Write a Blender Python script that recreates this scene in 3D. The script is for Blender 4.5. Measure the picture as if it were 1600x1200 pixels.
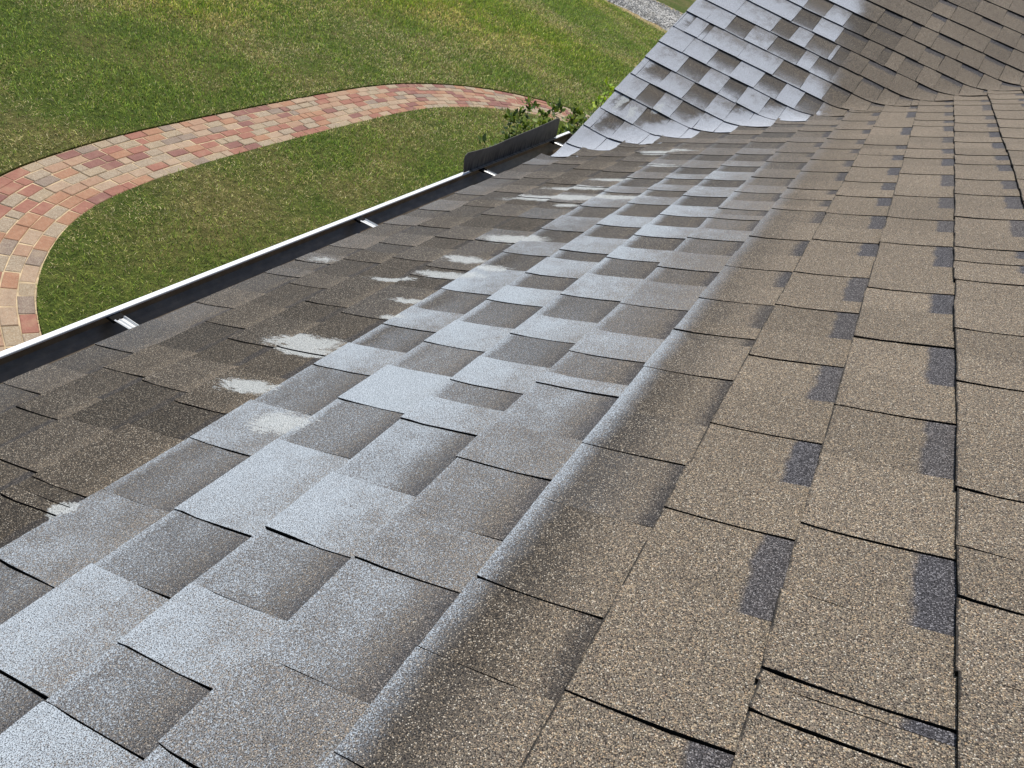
import bpy, math, random
import numpy as np
from mathutils import Vector, Matrix

# ------------------------------------------------------------------ scene, camera, light
for o in list(bpy.data.objects):
    bpy.data.objects.remove(o)
scene = bpy.context.scene
COL = scene.collection
rng = random.Random(11)
nrg = np.random.default_rng(5)

F_PX = 1131.15                                  # focal length in pixels of a 1600 px wide frame
RC = np.array([[0.820711, 0.469781, 0.325176],  # rows: camera right, down, forward
               [0.534063, -0.428565, -0.728772],
               [-0.203004, 0.771776, -0.602621]])
CAM = np.array([1.0706, 0.0, 1.1581])
cam = bpy.data.objects.new('camera', bpy.data.cameras.new('camera'))
COL.objects.link(cam)
m = Matrix(((RC[0][0], -RC[1][0], -RC[2][0], CAM[0]),
            (RC[0][1], -RC[1][1], -RC[2][1], CAM[1]),
            (RC[0][2], -RC[1][2], -RC[2][2], CAM[2]),
            (0, 0, 0, 1)))
cam.matrix_world = m
cam.data.sensor_width = 36
cam.data.lens = 36 * F_PX / 1600
cam.data.clip_start = 0.02
cam.data.clip_end = 2000
scene.camera = cam

SUN_DIR = Vector((-0.39, 0.46, 1.10)).normalized()   # towards the sun
world = bpy.data.worlds.new('World')
scene.world = world
world.use_nodes = True
wn = world.node_tree.nodes
wl = world.node_tree.links
sky = wn.new('ShaderNodeTexSky')
sky.sky_type = 'NISHITA'
sky.sun_disc = False
sky.sun_elevation = math.asin(SUN_DIR.z)
sky.sun_rotation = math.atan2(SUN_DIR.x, SUN_DIR.y)
wl.new(sky.outputs[0], wn['Background'].inputs[0])
wn['Background'].inputs[1].default_value = 0.11
sun = bpy.data.objects.new('sun', bpy.data.lights.new('sun', 'SUN'))
COL.objects.link(sun)
sun.data.energy = 4.2
sun.data.angle = math.radians(0.53)
sun.data.color = (1.0, 0.965, 0.905)
sun.rotation_euler = (-SUN_DIR).to_track_quat('-Z', 'Y').to_euler()
sun.location = SUN_DIR * 30
vs = scene.view_settings
vs.view_transform = 'Standard'
vs.look = 'None'
vs.exposure = 0.0
vs.gamma = 1.0
vs.use_curve_mapping = False
scene.cycles.max_bounces = 6
scene.cycles.diffuse_bounces = 3
scene.cycles.glossy_bounces = 2

# ------------------------------------------------------------------ small helpers
def tag(o, label=None, cat=None, group=None, kind=None):
    if label: o['label'] = label
    if cat: o['category'] = cat
    if group: o['group'] = group
    if kind: o['kind'] = kind
    return o

def empty(name, loc=(0, 0, 0), parent=None):
    o = bpy.data.objects.new(name, None)
    COL.objects.link(o)
    o.location = loc
    o.empty_display_size = 0.2
    if parent: o.parent = parent
    return o

def mesh_obj(name, verts, faces, mats, parent=None, fmat=None, smooth=False):
    me = bpy.data.meshes.new(name)
    me.from_pydata([tuple(v) for v in verts], [], faces)
    for mt in (mats if isinstance(mats, (list, tuple)) else [mats]):
        me.materials.append(mt)
    if fmat is not None:
        me.polygons.foreach_set('material_index', fmat)
    if smooth:
        me.polygons.foreach_set('use_smooth', [True] * len(me.polygons))
    me.update()
    o = bpy.data.objects.new(name, me)
    COL.objects.link(o)
    if parent: o.parent = parent
    return o

def box_geo(x0, x1, y0, y1, z0, z1):
    v = [(x0, y0, z0), (x1, y0, z0), (x1, y1, z0), (x0, y1, z0), (x0, y0, z1), (x1, y0, z1), (x1, y1, z1), (x0, y1, z1)]
    f = [(3, 2, 1, 0), (4, 5, 6, 7), (0, 1, 5, 4), (1, 2, 6, 5), (2, 3, 7, 6), (3, 0, 4, 7)]
    return v, f

def srgb(r, g, b):
    def l(c):
        c /= 255
        return c / 12.92 if c <= 0.04045 else ((c + 0.055) / 1.055) ** 2.4
    return (l(r), l(g), l(b), 1.0)

class NT:
    """terse node building"""
    def __init__(self, name):
        self.mat = bpy.data.materials.new(name)
        self.mat.use_nodes = True
        self.t = self.mat.node_tree
        self.t.nodes.clear()
        self.out = self.n('ShaderNodeOutputMaterial')
    def n(self, ty, **kw):
        nd = self.t.nodes.new(ty)
        for k, v in kw.items(): setattr(nd, k, v)
        return nd
    def put(self, sock, v):
        if hasattr(v, 'bl_idname') and hasattr(v, 'outputs'): v = v.outputs[0]
        if isinstance(v, bpy.types.NodeSocket): self.t.links.new(v, sock)
        else: sock.default_value = v
    def math(self, op, a, b=0.0, c=0.0, clamp=False):
        nd = self.n('ShaderNodeMath', operation=op, use_clamp=clamp)
        self.put(nd.inputs[0], a); self.put(nd.inputs[1], b); self.put(nd.inputs[2], c)
        return nd.outputs[0]
    def vmath(self, op, a, b=(0, 0, 0), out=0):
        nd = self.n('ShaderNodeVectorMath', operation=op)
        self.put(nd.inputs[0], a); self.put(nd.inputs[1], b)
        return nd.outputs['Value' if op in ('DOT_PRODUCT', 'LENGTH') else 'Vector']
    def remap(self, v, a, b, c=0.0, d=1.0, smooth=True):
        nd = self.n('ShaderNodeMapRange', interpolation_type='SMOOTHSTEP' if smooth else 'LINEAR')
        for i, x in enumerate((v, a, b, c, d)): self.put(nd.inputs[i], x)
        return nd.outputs[0]
    def mix(self, fac, a, b, mode='MIX'):
        nd = self.n('ShaderNodeMix', data_type='RGBA', blend_type=mode)
        self.put(nd.inputs[0], fac); self.put(nd.inputs[6], a); self.put(nd.inputs[7], b)
        return nd.outputs[2]
    def noise(self, vec, scale, detail=3.0, rough=0.5):
        nd = self.n('ShaderNodeTexNoise')
        self.put(nd.inputs['Vector'], vec); nd.inputs['Scale'].default_value = scale
        nd.inputs['Detail'].default_value = detail; nd.inputs['Roughness'].default_value = rough
        return nd.outputs[0]
    def voro(self, vec, scale):
        nd = self.n('ShaderNodeTexVoronoi')
        self.put(nd.inputs['Vector'], vec); nd.inputs['Scale'].default_value = scale
        return nd
    def ramp(self, fac, stops, constant=False):
        nd = self.n('ShaderNodeValToRGB')
        cr = nd.color_ramp
        if constant: cr.interpolation = 'CONSTANT'
        while len(cr.elements) < len(stops): cr.elements.new(0.5)
        for el, (p, c) in zip(cr.elements, stops): el.position = p; el.color = c
        self.put(nd.inputs[0], fac)
        return nd.outputs[0]
    def attr(self, name):
        return self.n('ShaderNodeAttribute', attribute_name=name)
    def sep(self, v):
        nd = self.n('ShaderNodeSeparateXYZ'); self.put(nd.inputs[0], v); return nd.outputs
    def pos(self):
        return self.n('ShaderNodeNewGeometry').outputs['Position']
    def bsdf(self, color, rough=0.8, spec=0.3, metal=0.0, bump=None, bstr=0.5, bdist=0.002):
        b = self.n('ShaderNodeBsdfPrincipled')
        self.put(b.inputs['Base Color'], color); self.put(b.inputs['Roughness'], rough)
        self.put(b.inputs['Specular IOR Level'], spec); self.put(b.inputs['Metallic'], metal)
        if bump is not None:
            bp = self.n('ShaderNodeBump'); self.put(bp.inputs['Height'], bump)
            self.put(bp.inputs['Strength'], bstr); self.put(bp.inputs['Distance'], bdist)
            self.t.links.new(bp.outputs[0], b.inputs['Normal'])
        self.t.links.new(b.outputs[0], self.out.inputs[0])
        return self.mat

# ------------------------------------------------------------------ roof geometry constants
TH = 0.49810                      # main roof pitch
TG = 0.48987                      # gable pitch
Y0 = 2.9587                       # where the gable meets the eave line
EXP = 0.143                       # shingle exposure
S10 = 0.135
CT, ST, CG, SG = math.cos(TH), math.sin(TH), math.cos(TG), math.sin(TG)
TT, TGT = math.tan(TH), math.tan(TG)
VK = 0.055
def s_of(k): return 0.0 if k >= 11 else S10 + (10 - k) * EXP
def roof_z(x, y, vk=VK):
    a, b = x * TT, (y - Y0) * TGT
    h = max(vk - abs(a - b), 0.0) / vk
    return max(a, b) + h * h * vk * 0.25
def wav(a, b):                    # slight unevenness of the roof deck
    return 0.0022 * math.sin(2.1 * b + 1.3 * a) + 0.0016 * math.sin(4.7 * b - 2.9 * a + 1.0)
def map_main(s, y, h):
    x = s * CT
    return (x - ST * h, y, roof_z(x, y) + wav(s, y) + CT * h)
def map_gable(g, x, h):
    y = Y0 + g * CG
    return (x, y - SG * h, roof_z(x, y) + wav(g, x) + CG * h + 0.001)
GZ = -2.5                         # ground level

# ------------------------------------------------------------------ materials
def shingle_material(name, gable):
    t = NT(name)
    P = t.pos()
    A = t.attr('pa'); B = t.attr('pb')
    u, isR, spray = t.sep(A.outputs['Vector'])[:3]
    rnd = A.outputs['Alpha']
    fringe, dark, band = t.sep(B.outputs['Vector'])[:3]
    xyz = t.sep(P)
    # granules, laid out in the plane of the roof
    if gable: aa = t.math('ADD', t.math('MULTIPLY', xyz[1], CG), t.math('MULTIPLY', xyz[2], SG)); bb = xyz[0]
    else: aa = t.math('ADD', t.math('MULTIPLY', xyz[0], CT), t.math('MULTIPLY', xyz[2], ST)); bb = xyz[1]
    pl = t.n('ShaderNodeCombineXYZ'); t.put(pl.inputs[0], aa); t.put(pl.inputs[1], bb)
    v1 = t.voro(pl.outputs[0], 880.0); v1.voronoi_dimensions = '2D'
    g1 = t.sep(v1.outputs['Color'])
    gr, gr2, fine = g1[0], g1[1], g1[2]
    gapm = t.remap(v1.outputs['Distance'], 0.38, 0.68, 1.08, 0.22)
    tan = t.ramp(gr, [(0.0, srgb(57, 52, 50)), (0.14, srgb(96, 89, 83)), (0.34, srgb(127, 118, 108)),
                      (0.54, srgb(143, 132, 118)), (0.70, srgb(122, 115, 109)), (0.82, srgb(168, 154, 135)),
                      (0.92, srgb(187, 167, 141)), (0.975, srgb(206, 198, 186)), (1.0, srgb(216, 210, 201))])
    tint = t.ramp(gr2, [(0.0, srgb(255, 225, 205)), (0.15, srgb(230, 224, 214)), (0.5, srgb(255, 250, 240)),
                        (0.8, srgb(205, 214, 208)), (1.0, srgb(255, 226, 196))])
    tan = t.mix(0.55, tan, tint, 'MULTIPLY')
    brown = t.ramp(gr, [(0.0, srgb(29, 27, 26)), (0.25, srgb(54, 50, 46)), (0.55, srgb(74, 68, 61)),
                        (0.8, srgb(89, 81, 72)), (0.92, srgb(141, 128, 111)), (1.0, srgb(204, 196, 182))])
    slate = t.ramp(gr, [(0.0, srgb(38, 38, 41)), (0.4, srgb(66, 65, 70)), (0.75, srgb(86, 85, 90)), (1.0, srgb(146, 144, 148))])
    big = t.noise(P, 3.2, 1.0, 0.6)
    med = t.noise(P, 26.0, 3.0, 0.6)
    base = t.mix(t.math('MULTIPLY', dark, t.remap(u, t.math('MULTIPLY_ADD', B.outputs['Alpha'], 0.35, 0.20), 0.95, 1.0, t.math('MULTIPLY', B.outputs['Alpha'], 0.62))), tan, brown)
    clump = t.n('ShaderNodeTexNoise', noise_dimensions='2D'); t.put(clump.inputs['Vector'], pl.outputs[0])
    clump.inputs['Scale'].default_value = 330.0; clump.inputs['Detail'].default_value = 1.0; clump.inputs['Roughness'].default_value = 0.8
    clump = clump.outputs[0]
    tone = t.math('MULTIPLY_ADD', t.math('SUBTRACT', clump, 0.5), 1.0, t.math('MULTIPLY_ADD', big, 0.35, t.math('MULTIPLY_ADD', rnd, 0.16, t.math('MULTIPLY_ADD', t.math('MULTIPLY', t.math('SUBTRACT', isR, 0.62), t.math('MULTIPLY', dark, B.outputs['Alpha'])), 0.30, 0.75))))
    tonec = t.n('ShaderNodeCombineXYZ')
    for i in range(3): t.put(tonec.inputs[i], t.math('MULTIPLY', tone, (1.0, 0.985, 0.95)[i]))
    base = t.mix(1.0, base, tonec.outputs[0], 'MULTIPLY')
    # printed shade band at the head of the lower laminate
    ue = t.math('MULTIPLY_ADD', t.math('SUBTRACT', med, 0.5), 0.16, u)
    bm = t.math('MULTIPLY', band, t.remap(ue, 0.725, t.math('MULTIPLY_ADD', t.math('MINIMUM', t.math('ADD', spray, fringe), 0.6), 0.30, 0.795)))
    base = t.mix(bm, base, t.mix(dark, slate, t.mix(0.45, brown, srgb(44, 43, 47))))
    # thin patchy dark line along the butt edges, not where paint covers it
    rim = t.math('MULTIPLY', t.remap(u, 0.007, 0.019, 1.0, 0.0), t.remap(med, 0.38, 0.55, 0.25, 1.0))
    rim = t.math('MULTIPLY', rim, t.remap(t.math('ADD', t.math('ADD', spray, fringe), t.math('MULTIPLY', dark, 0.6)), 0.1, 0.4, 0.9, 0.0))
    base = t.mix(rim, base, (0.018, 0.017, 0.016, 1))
    # sprayed paint
    grad = t.remap(u, 0.1, 1.0, 1.0, 0.72) if not gable else t.remap(u, 0.0, 1.0, 1.12, 0.62)
    gradL = t.remap(u, 0.40, 1.0, 1.1, 0.25) if not gable else t.remap(u, 0.0, 0.8, 1.6, 0.15)
    gsel = t.mix(isR, gradL, grad)
    edge = t.math('MULTIPLY', t.remap(u, 0.0, 0.11, 1.0, 0.0), 0.10)
    amt = t.math('MULTIPLY', spray, t.math('ADD', t.sep(gsel)[0], edge))
    fr = t.math('MULTIPLY', fringe, t.remap(t.math('MULTIPLY_ADD', t.math('SUBTRACT', med, 0.5), 0.25, u), -0.02, 0.30, 1.0, 0.0))
    amt = t.math('MAXIMUM', amt, fr)
    amt = t.math('MULTIPLY', amt, t.math('MULTIPLY_ADD', big, 0.8, t.math('MULTIPLY_ADD', med, 0.8 if not gable else 1.2, 0.23 if not gable else 0.02)))
    if not gable:
        # fine mist that drifted across the courses
        ms = t.math('MULTIPLY_ADD', t.math('SUBTRACT', med, 0.5), 0.10, aa)
        mist = t.math('MULTIPLY', t.remap(ms, 0.55, 0.64), t.remap(ms, 0.98, 1.20, 1.0, 0.0))
        mist = t.math('MULTIPLY', mist, t.remap(bb, 0.8, 1.9, 0.36, 0.10))
        mist = t.math('MULTIPLY', mist, t.math('MULTIPLY', t.math('MULTIPLY_ADD', big, 0.9, 0.55), t.remap(u, 0.55, 1.0, 1.0, 0.55)))
        amt = t.math('MAXIMUM', amt, mist)
    if gable:
        # run of paint towards the valley and soft right hand edge
        d = t.math('SUBTRACT', xyz[0], t.math('SUBTRACT', xyz[1], Y0))
        vm = t.math('MULTIPLY', t.remap(t.math('MULTIPLY_ADD', t.math('SUBTRACT', med, 0.5), 0.12, d), -0.22, -0.06),
                    t.remap(xyz[0], 0.62, 0.95, 1.0, 0.0))
        rk_ = t.math('MULTIPLY', t.remap(t.math('MULTIPLY_ADD', t.math('SUBTRACT', med, 0.5), 0.10, xyz[0]), 0.05, 0.12, 1.0, 0.0), 0.8)
        vm = t.math('MAXIMUM', vm, rk_)
        amt = t.math('MAXIMUM', amt, t.math('MULTIPLY', vm, 0.95))
        xs = t.math('MULTIPLY_ADD', xyz[2], 0.33, xyz[0])
        lim = t.math('MULTIPLY_ADD', t.math('SUBTRACT', med, 0.5), 0.16, xs)
        amt = t.math('MULTIPLY', amt, t.remap(lim, 0.98, 1.12, 1.0, 0.0))
        # smears
        strokes = [(0.10, 0.54, .022, .10), (0.17, 0.50, .02, .06), (0.26, 0.60, .02, .06)]
        sv = t.n('ShaderNodeCombineXYZ'); t.put(sv.inputs[0], xyz[0]); t.put(sv.inputs[1], t.math('MULTIPLY', xyz[2], 1.0 / SG))
    else:
        strokes = STROKES
        ss = t.math('ADD', t.math('MULTIPLY', xyz[0], CT), t.math('MULTIPLY', xyz[2], ST))
        sv = t.n('ShaderNodeCombineXYZ'); t.put(sv.inputs[0], ss); t.put(sv.inputs[1], xyz[1])
    wv = t.noise(t.vmath('MULTIPLY', sv.outputs[0], (1.0, 1.0, 1.0)), 24.0, 1.0, 0.6)
    strk = t.noise(t.vmath('MULTIPLY', sv.outputs[0], (12.0, 60.0, 1.0) if not gable else (60.0, 12.0, 1.0)), 4.0, 3.0, 0.75)
    sc_ = t.n('ShaderNodeVectorMath', operation='SCALE'); sc_.inputs[0].default_value = (0.05, 0.03, 0.0); t.put(sc_.inputs['Scale'], t.math('SUBTRACT', wv, 0.5))
    sw = t.vmath('ADD', sv.outputs[0], sc_.outputs[0])
    st = 0.0
    for (a, b, ha, hb, *am) in strokes:
        q = t.vmath('MULTIPLY', t.vmath('SUBTRACT', sw, (a, b, 0)), (1 / ha, 1 / hb, 0))
        l = t.math('MULTIPLY', t.math('SUBTRACT', 1.15, t.vmath('LENGTH', q)), am[0] if am else 0.9)
        st = t.math('MAXIMUM', st, l)
    st = t.math('MULTIPLY', t.remap(t.math('MULTIPLY_ADD', t.math('SUBTRACT', strk, 0.5), 1.5, st), 0.12, 0.62), t.remap(st, 0.02, 0.12))
    cov = t.math('MULTIPLY', t.math('SUBTRACT', t.math('MULTIPLY', amt, 1.35), t.math('MULTIPLY_ADD', clump, 0.9, t.math('MULTIPLY_ADD', fine, 0.25, t.math('MULTIPLY_ADD', gr, 0.5, -0.33)))), 2.4, clamp=True)
    paint = t.mix(gr2, (0.37, 0.415, 0.455, 1) if not gable else (0.46, 0.485, 0.53, 1), (0.64, 0.70, 0.745, 1) if not gable else (0.72, 0.745, 0.79, 1))
    haze = t.math('MULTIPLY', amt, 1.0, clamp=True)
    c = t.mix(haze, base, (0.215, 0.232, 0.26, 1))
    c = t.mix(t.math('MULTIPLY', cov, 0.8), c, paint)
    scov = t.math('MULTIPLY', t.math('SUBTRACT', t.math('MULTIPLY', st, 1.25), t.math('MULTIPLY_ADD', clump, 0.9, t.math('MULTIPLY_ADD', gr2, 0.6, -0.3))), 2.2, clamp=True)
    chalk = t.mix(gr, (0.40, 0.42, 0.41, 1), (0.74, 0.76, 0.74, 1))
    c = t.mix(t.math('MULTIPLY', scov, 0.78), c, chalk)
    gk = t.n('ShaderNodeCombineXYZ')
    for i in range(3): t.put(gk.inputs[i], gapm)
    c = t.mix(1.0, c, gk.outputs[0], 'MULTIPLY')
    height = t.math('ADD', t.math('MULTIPLY', t.math('SUBTRACT', 1.0, v1.outputs['Distance']), 0.7), t.math('MULTIPLY', gr, 0.5))
    return t.bsdf(c, rough=0.86, spec=0.28, bump=height, bstr=0.55, bdist=0.0011)

STROKES = [  # dried paint smears below the sprayed band: slope position, eave position, half sizes
    (0.455, 0.945, .120, .042), (0.49, 0.912, .09, .026), (0.505, 0.755, .085, .028), (0.67, 0.672, .07, .04),
    (0.385, 1.33, .08, .020), (0.49, 1.505, .09, .034), (0.515, 1.385, .12, .034), (0.60, 1.45, .06, .03, .8),
    (0.42, 2.200, .24, .048), (0.62, 2.205, .14, .040), (0.44, 2.35, .17, .036, .85), (0.515, 2.99, .10, .05, .9), (0.525, 1.208, .06, .020, .8),
    (0.55, 1.11, .045, .018), (0.545, 0.388, .028, .026), (0.53, 1.70, .13, .045, .85), (0.065, 1.44, .07, .04, .5),
    (0.51, 2.483, .11, .034, .8), (0.505, 2.10, .06, .028, .8), (0.62, 2.72, .12, .04, .6), (0.60, 3.02, .12, .03, .6)]

def simple(name, color, rough=0.7, spec=0.3, nscale=None, var=0.25, metal=0.0, bump=0.0):
    t = NT(name)
    P = t.pos()
    if nscale:
        n_ = t.noise(P, nscale, 5.0, 0.6)
        c0 = tuple(x * (1 - var) for x in color[:3]) + (1,)
        c1 = tuple(min(1, x * (1 + var)) for x in color[:3]) + (1,)
        return t.bsdf(t.mix(n_, c0, c1), rough, spec, metal, bump=n_ if bump else None, bstr=bump, bdist=0.01)
    return t.bsdf(color, rough, spec, metal)

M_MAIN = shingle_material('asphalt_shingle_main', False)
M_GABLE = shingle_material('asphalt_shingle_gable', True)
M_EDGE = simple('asphalt_edge', (0.012, 0.011, 0.010, 1), 0.9, 0.15)
M_DECK = simple('roof_felt', (0.03, 0.028, 0.026, 1), 0.95, 0.1)
M_WALL = simple('painted_siding', (0.62, 0.58, 0.50, 1), 0.7, 0.3, 6, 0.08)
M_TRIM = simple('white_trim', (0.78, 0.78, 0.76, 1), 0.5, 0.4, 9, 0.06)

def gutter_material():
    t = NT('gutter_inside_dark')
    P = t.pos()
    sc = t.vmath('MULTIPLY', P, (30.0, 12.0, 6.0))
    n1 = t.noise(sc, 2.0, 5.0, 0.65)
    n2 = t.noise(P, 45.0, 4.0, 0.6)
    c = t.ramp(n1, [(0.3, srgb(100, 88, 72)), (0.55, srgb(120, 106, 87)), (0.75, srgb(140, 124, 102))])
    c = t.mix(t.remap(n2, 0.55, 0.75, 0.0, 0.4), c, srgb(128, 118, 102))
    return t.bsdf(c, t.remap(n2, 0.2, 0.8, 0.28, 0.5), 0.5, bump=n2, bstr=0.08, bdist=0.003)
M_GUT = gutter_material()
M_LIP = simple('white_aluminium', (0.84, 0.85, 0.84, 1), 0.42, 0.45, 30, 0.03)
M_STRAP = simple('bare_aluminium', (0.72, 0.72, 0.70, 1), 0.42, 0.5, 60, 0.12, metal=0.35)
def guard_material():
    t = NT('dark_bronze_sheet')
    P = t.pos()
    n1 = t.noise(t.vmath('MULTIPLY', P, (1.0, 60.0, 7.0)), 1.0, 5.0, 0.7)
    n2 = t.noise(P, 30.0, 4.0, 0.6)
    z = t.sep(P)[2]
    low = t.remap(z, -0.02, 0.05, 1.0, 0.0)
    c = t.ramp(t.math('MULTIPLY_ADD', n2, 0.4, t.math('MULTIPLY', n1, 0.6)), [(0.25, srgb(88, 85, 80)), (0.5, srgb(116, 112, 105)), (0.75, srgb(142, 137, 126))])
    drip = t.math('MULTIPLY', t.remap(n1, 0.44, 0.56), low)
    c = t.mix(t.math('MULTIPLY', drip, 0.8), c, srgb(30, 30, 31))
    return t.bsdf(c, 0.5, 0.4)
M_GUARD = guard_material()

# ------------------------------------------------------------------ ground: lawn, path, driveway
CENTER = [(0.30, 1.30), (-0.80, 1.42), (-1.90, 1.66), (-2.81, 2.05), (-3.37, 2.42), (-3.80, 2.90), (-4.06, 3.38), (-4.21, 3.92),
          (-4.32, 4.75), (-4.375, 6.0), (-4.40, 7.4), (-4.385, 8.5), (-4.25, 9.40), (-3.90, 10.36), (-3.43, 11.07),
          (-2.82, 11.63), (-2.1, 12.0), (-1.2, 12.25), (0.30, 12.4)]
def catmull(pts, n=40):
    P = np.array([2 * np.array(pts[0]) - np.array(pts[1])] + list(map(np.array, pts)) + [2 * np.array(pts[-1]) - np.array(pts[-2])], float)
    out = []
    for i in range(1, len(P) - 2):
        a, b, c, d = P[i - 1:i + 3]
        for t in np.linspace(0, 1, n, endpoint=False):
            out.append(0.5 * ((2 * b) + (c - a) * t + (2 * a - 5 * b + 4 * c - d) * t * t + (3 * b - a - 3 * c + d) * t ** 3))
    out.append(P[-2])
    out = np.array(out)
    for _ in range(60):                                   # relax small kinks
        out[1:-1] = 0.25 * out[:-2] + 0.5 * out[1:-1] + 0.25 * out[2:]
    return out
CL = catmull(CENTER)
CT_ = np.gradient(CL, axis=0)
CT_ /= np.linalg.norm(CT_, axis=1)[:, None]
CN = np.stack([-CT_[:, 1], CT_[:, 0]], 1)                 # to the left of travel: near end to far end the left is the outside (yard)
ARC = np.concatenate([[0], np.cumsum(np.linalg.norm(np.diff(CL, axis=0), axis=1))])
PW = 0.366                                                # half width of the path

def val_noise(x, y, scale, seed):
    g = np.random.default_rng(seed).random((64, 64))
    fx, fy = x / scale, y / scale
    ix, iy = np.floor(fx).astype(int), np.floor(fy).astype(int)
    tx, ty = fx - ix, fy - iy
    tx, ty = tx * tx * (3 - 2 * tx), ty * ty * (3 - 2 * ty)
    G = lambda a, b: g[a % 64, b % 64]
    return (G(ix, iy) * (1 - tx) + G(ix + 1, iy) * tx) * (1 - ty) + (G(ix, iy + 1) * (1 - tx) + G(ix + 1, iy + 1) * tx) * ty

def lawn_material():
    t = NT('turf')
    P = t.pos()
    n1 = t.noise(P, 0.75, 4.0, 0.6)
    n2 = t.noise(P, 14.0, 5.0, 0.7)
    n3 = t.noise(P, 85.0, 3.0, 0.7)
    a = t.ramp(t.math('ADD', t.math('MULTIPLY', n2, 0.5), t.math('MULTIPLY', n3, 0.5)),
               [(0.30, srgb(38, 44, 18)), (0.48, srgb(74, 88, 34)), (0.60, srgb(106, 118, 48)), (0.72, srgb(150, 146, 86))])
    b = t.ramp(t.math('ADD', t.math('MULTIPLY', n2, 0.5), t.math('MULTIPLY', n3, 0.5)),
               [(0.30, srgb(60, 56, 30)), (0.48, srgb(106, 98, 58)), (0.60, srgb(146, 134, 84)), (0.72, srgb(186, 172, 120))])
    c = t.mix(t.remap(n1, 0.44, 0.66, 0.0, 0.75), a, b)
    return t.bsdf(c, 0.9, 0.15, bump=t.math('ADD', n2, n3), bstr=0.9, bdist=0.03)
M_LAWN = lawn_material()
M_SOIL = simple('soil', srgb(74, 60, 44), 0.95, 0.1, 25, 0.5, bump=0.6)
M_SAND = simple('joint_sand', srgb(196, 174, 140), 0.95, 0.1, 9, 0.8, bump=0.4)

g_far = [(-900, -900, GZ - .12), (900, -900, GZ - .12), (900, 900, GZ - .12), (-900, 900, GZ - .12)]
tag(mesh_obj('ground', g_far, [(0, 1, 2, 3)], M_LAWN), kind='structure')

LZ = GZ + 0.010                                           # soil level of the lawn, a little above the bricks
def lawn_strip(sign, dists, wall):
    idx = list(range(0, len(CL), 6))
    V, Fc = [], []
    for i in idx:
        e = CL[i] + CN[i] * sign * (PW + 0.008)
        V.append((e[0], e[1], GZ - 0.06))
        for d in dists:
            if wall:
                tgt = np.array([0.36, 1.9 + (12.0 - 1.9) * ARC[i] / ARC[-1]])
                p = e + (tgt - e) * d
            else:
                p = e + CN[i] * sign * d
            V.append((p[0], p[1], LZ + 0.012 * math.sin(1.7 * p[0] + 0.6) * math.sin(1.3 * p[1]) if d > 0.3 else LZ))
    w = len(dists) + 1
    for a in range(len(idx) - 1):
        for b in range(w - 1):
            q = [a * w + b, a * w + b + 1, (a + 1) * w + b + 1, (a + 1) * w + b]
            Fc.append(q if sign < 0 else q[::-1])
    return V, Fc
V1, F1 = lawn_strip(1, [0.0, 0.15, 0.5, 1.0, 2.0, 3.5, 6, 10, 16, 30, 60], False)
V2, F2 = lawn_strip(-1, [0.0, 0.08, 0.2, 0.4, 0.6, 0.8, 1.0], True)
V = V1 + V2
Fc = F1 + [tuple(i + len(V1) for i in f) for f in F2]
tag(mesh_obj('lawn', V, Fc, M_LAWN), kind='structure')

# ---- path
def brick_material():
    t = NT('clay_and_concrete_brick')
    P = t.pos()
    A = t.attr('bc')
    n1 = t.noise(P, 30.0, 4.0, 0.65)
    n2 = t.noise(P, 6.0, 4.0, 0.6)
    v = t.voro(P, 210.0)
    g = t.sep(v.outputs['Color'])[0]
    c = t.mix(t.math('MULTIPLY', A.outputs['Alpha'], t.remap(g, 0.25, 0.9, 0.0, 0.55)), A.outputs['Color'], t.mix(g, srgb(96, 86, 76), srgb(206, 194, 170)))
    k = t.n('ShaderNodeCombineXYZ')
    tone = t.math('MULTIPLY_ADD', n1, 0.55, t.math('MULTIPLY_ADD', n2, 0.4, 0.52))
    for i in range(3): t.put(k.inputs[i], tone)
    c = t.mix(1.0, c, k.outputs[0], 'MULTIPLY')
    c = t.mix(t.remap(n2, 0.52, 0.70, 0.0, 0.28), c, srgb(172, 150, 120))
    return t.bsdf(c, 0.9, 0.2, bump=n1, bstr=0.35, bdist=0.004)
M_BRICK = brick_material()
BC = [((155, 107, 91), .15), ((137, 97, 88), .12), ((154, 135, 114), 1.0), ((169, 143, 119), .6), ((164, 121, 95), .3),
      ((136, 118, 105), .6), ((158, 138, 113), .9), ((165, 131, 107), .4)]
BW = [17, 14, 19, 12, 13, 5, 12, 12]
def brick_geo(L, W):
    c, h = 0.005, 0.055
    hl, hw = L / 2, W / 2
    v = []
    for (dl, dw, z) in ((hl, hw, -h), (hl, hw, -c), (hl - c, hw - c, 0)):
        v += [(-dl, -dw, z), (dl, -dw, z), (dl, dw, z), (-dl, dw, z)]
    f = [(8, 9, 10, 11)]
    for r in (0, 4):
        for i in range(4):
            j = (i + 1) % 4
            f.append((r + i, r + j, r + 4 + j, r + 4 + i))
    return v, f
brick_mesh = {}
def get_brick(li, ci):
    if (li, ci) not in brick_mesh:
        L = (0.196, 0.098, 0.146)[li]
        v, f = brick_geo(L, 0.0985)
        me = bpy.data.meshes.new('brick')
        me.from_pydata(v, [], f)
        me.materials.append(M_BRICK)
        at = me.attributes.new('bc', 'FLOAT_COLOR', 'POINT')
        col = srgb(*BC[ci][0])
        at.data.foreach_set('color', [*(col[:3]), BC[ci][1]] * len(v))
        brick_mesh[(li, ci)] = me
    return brick_mesh[(li, ci)]

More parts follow.
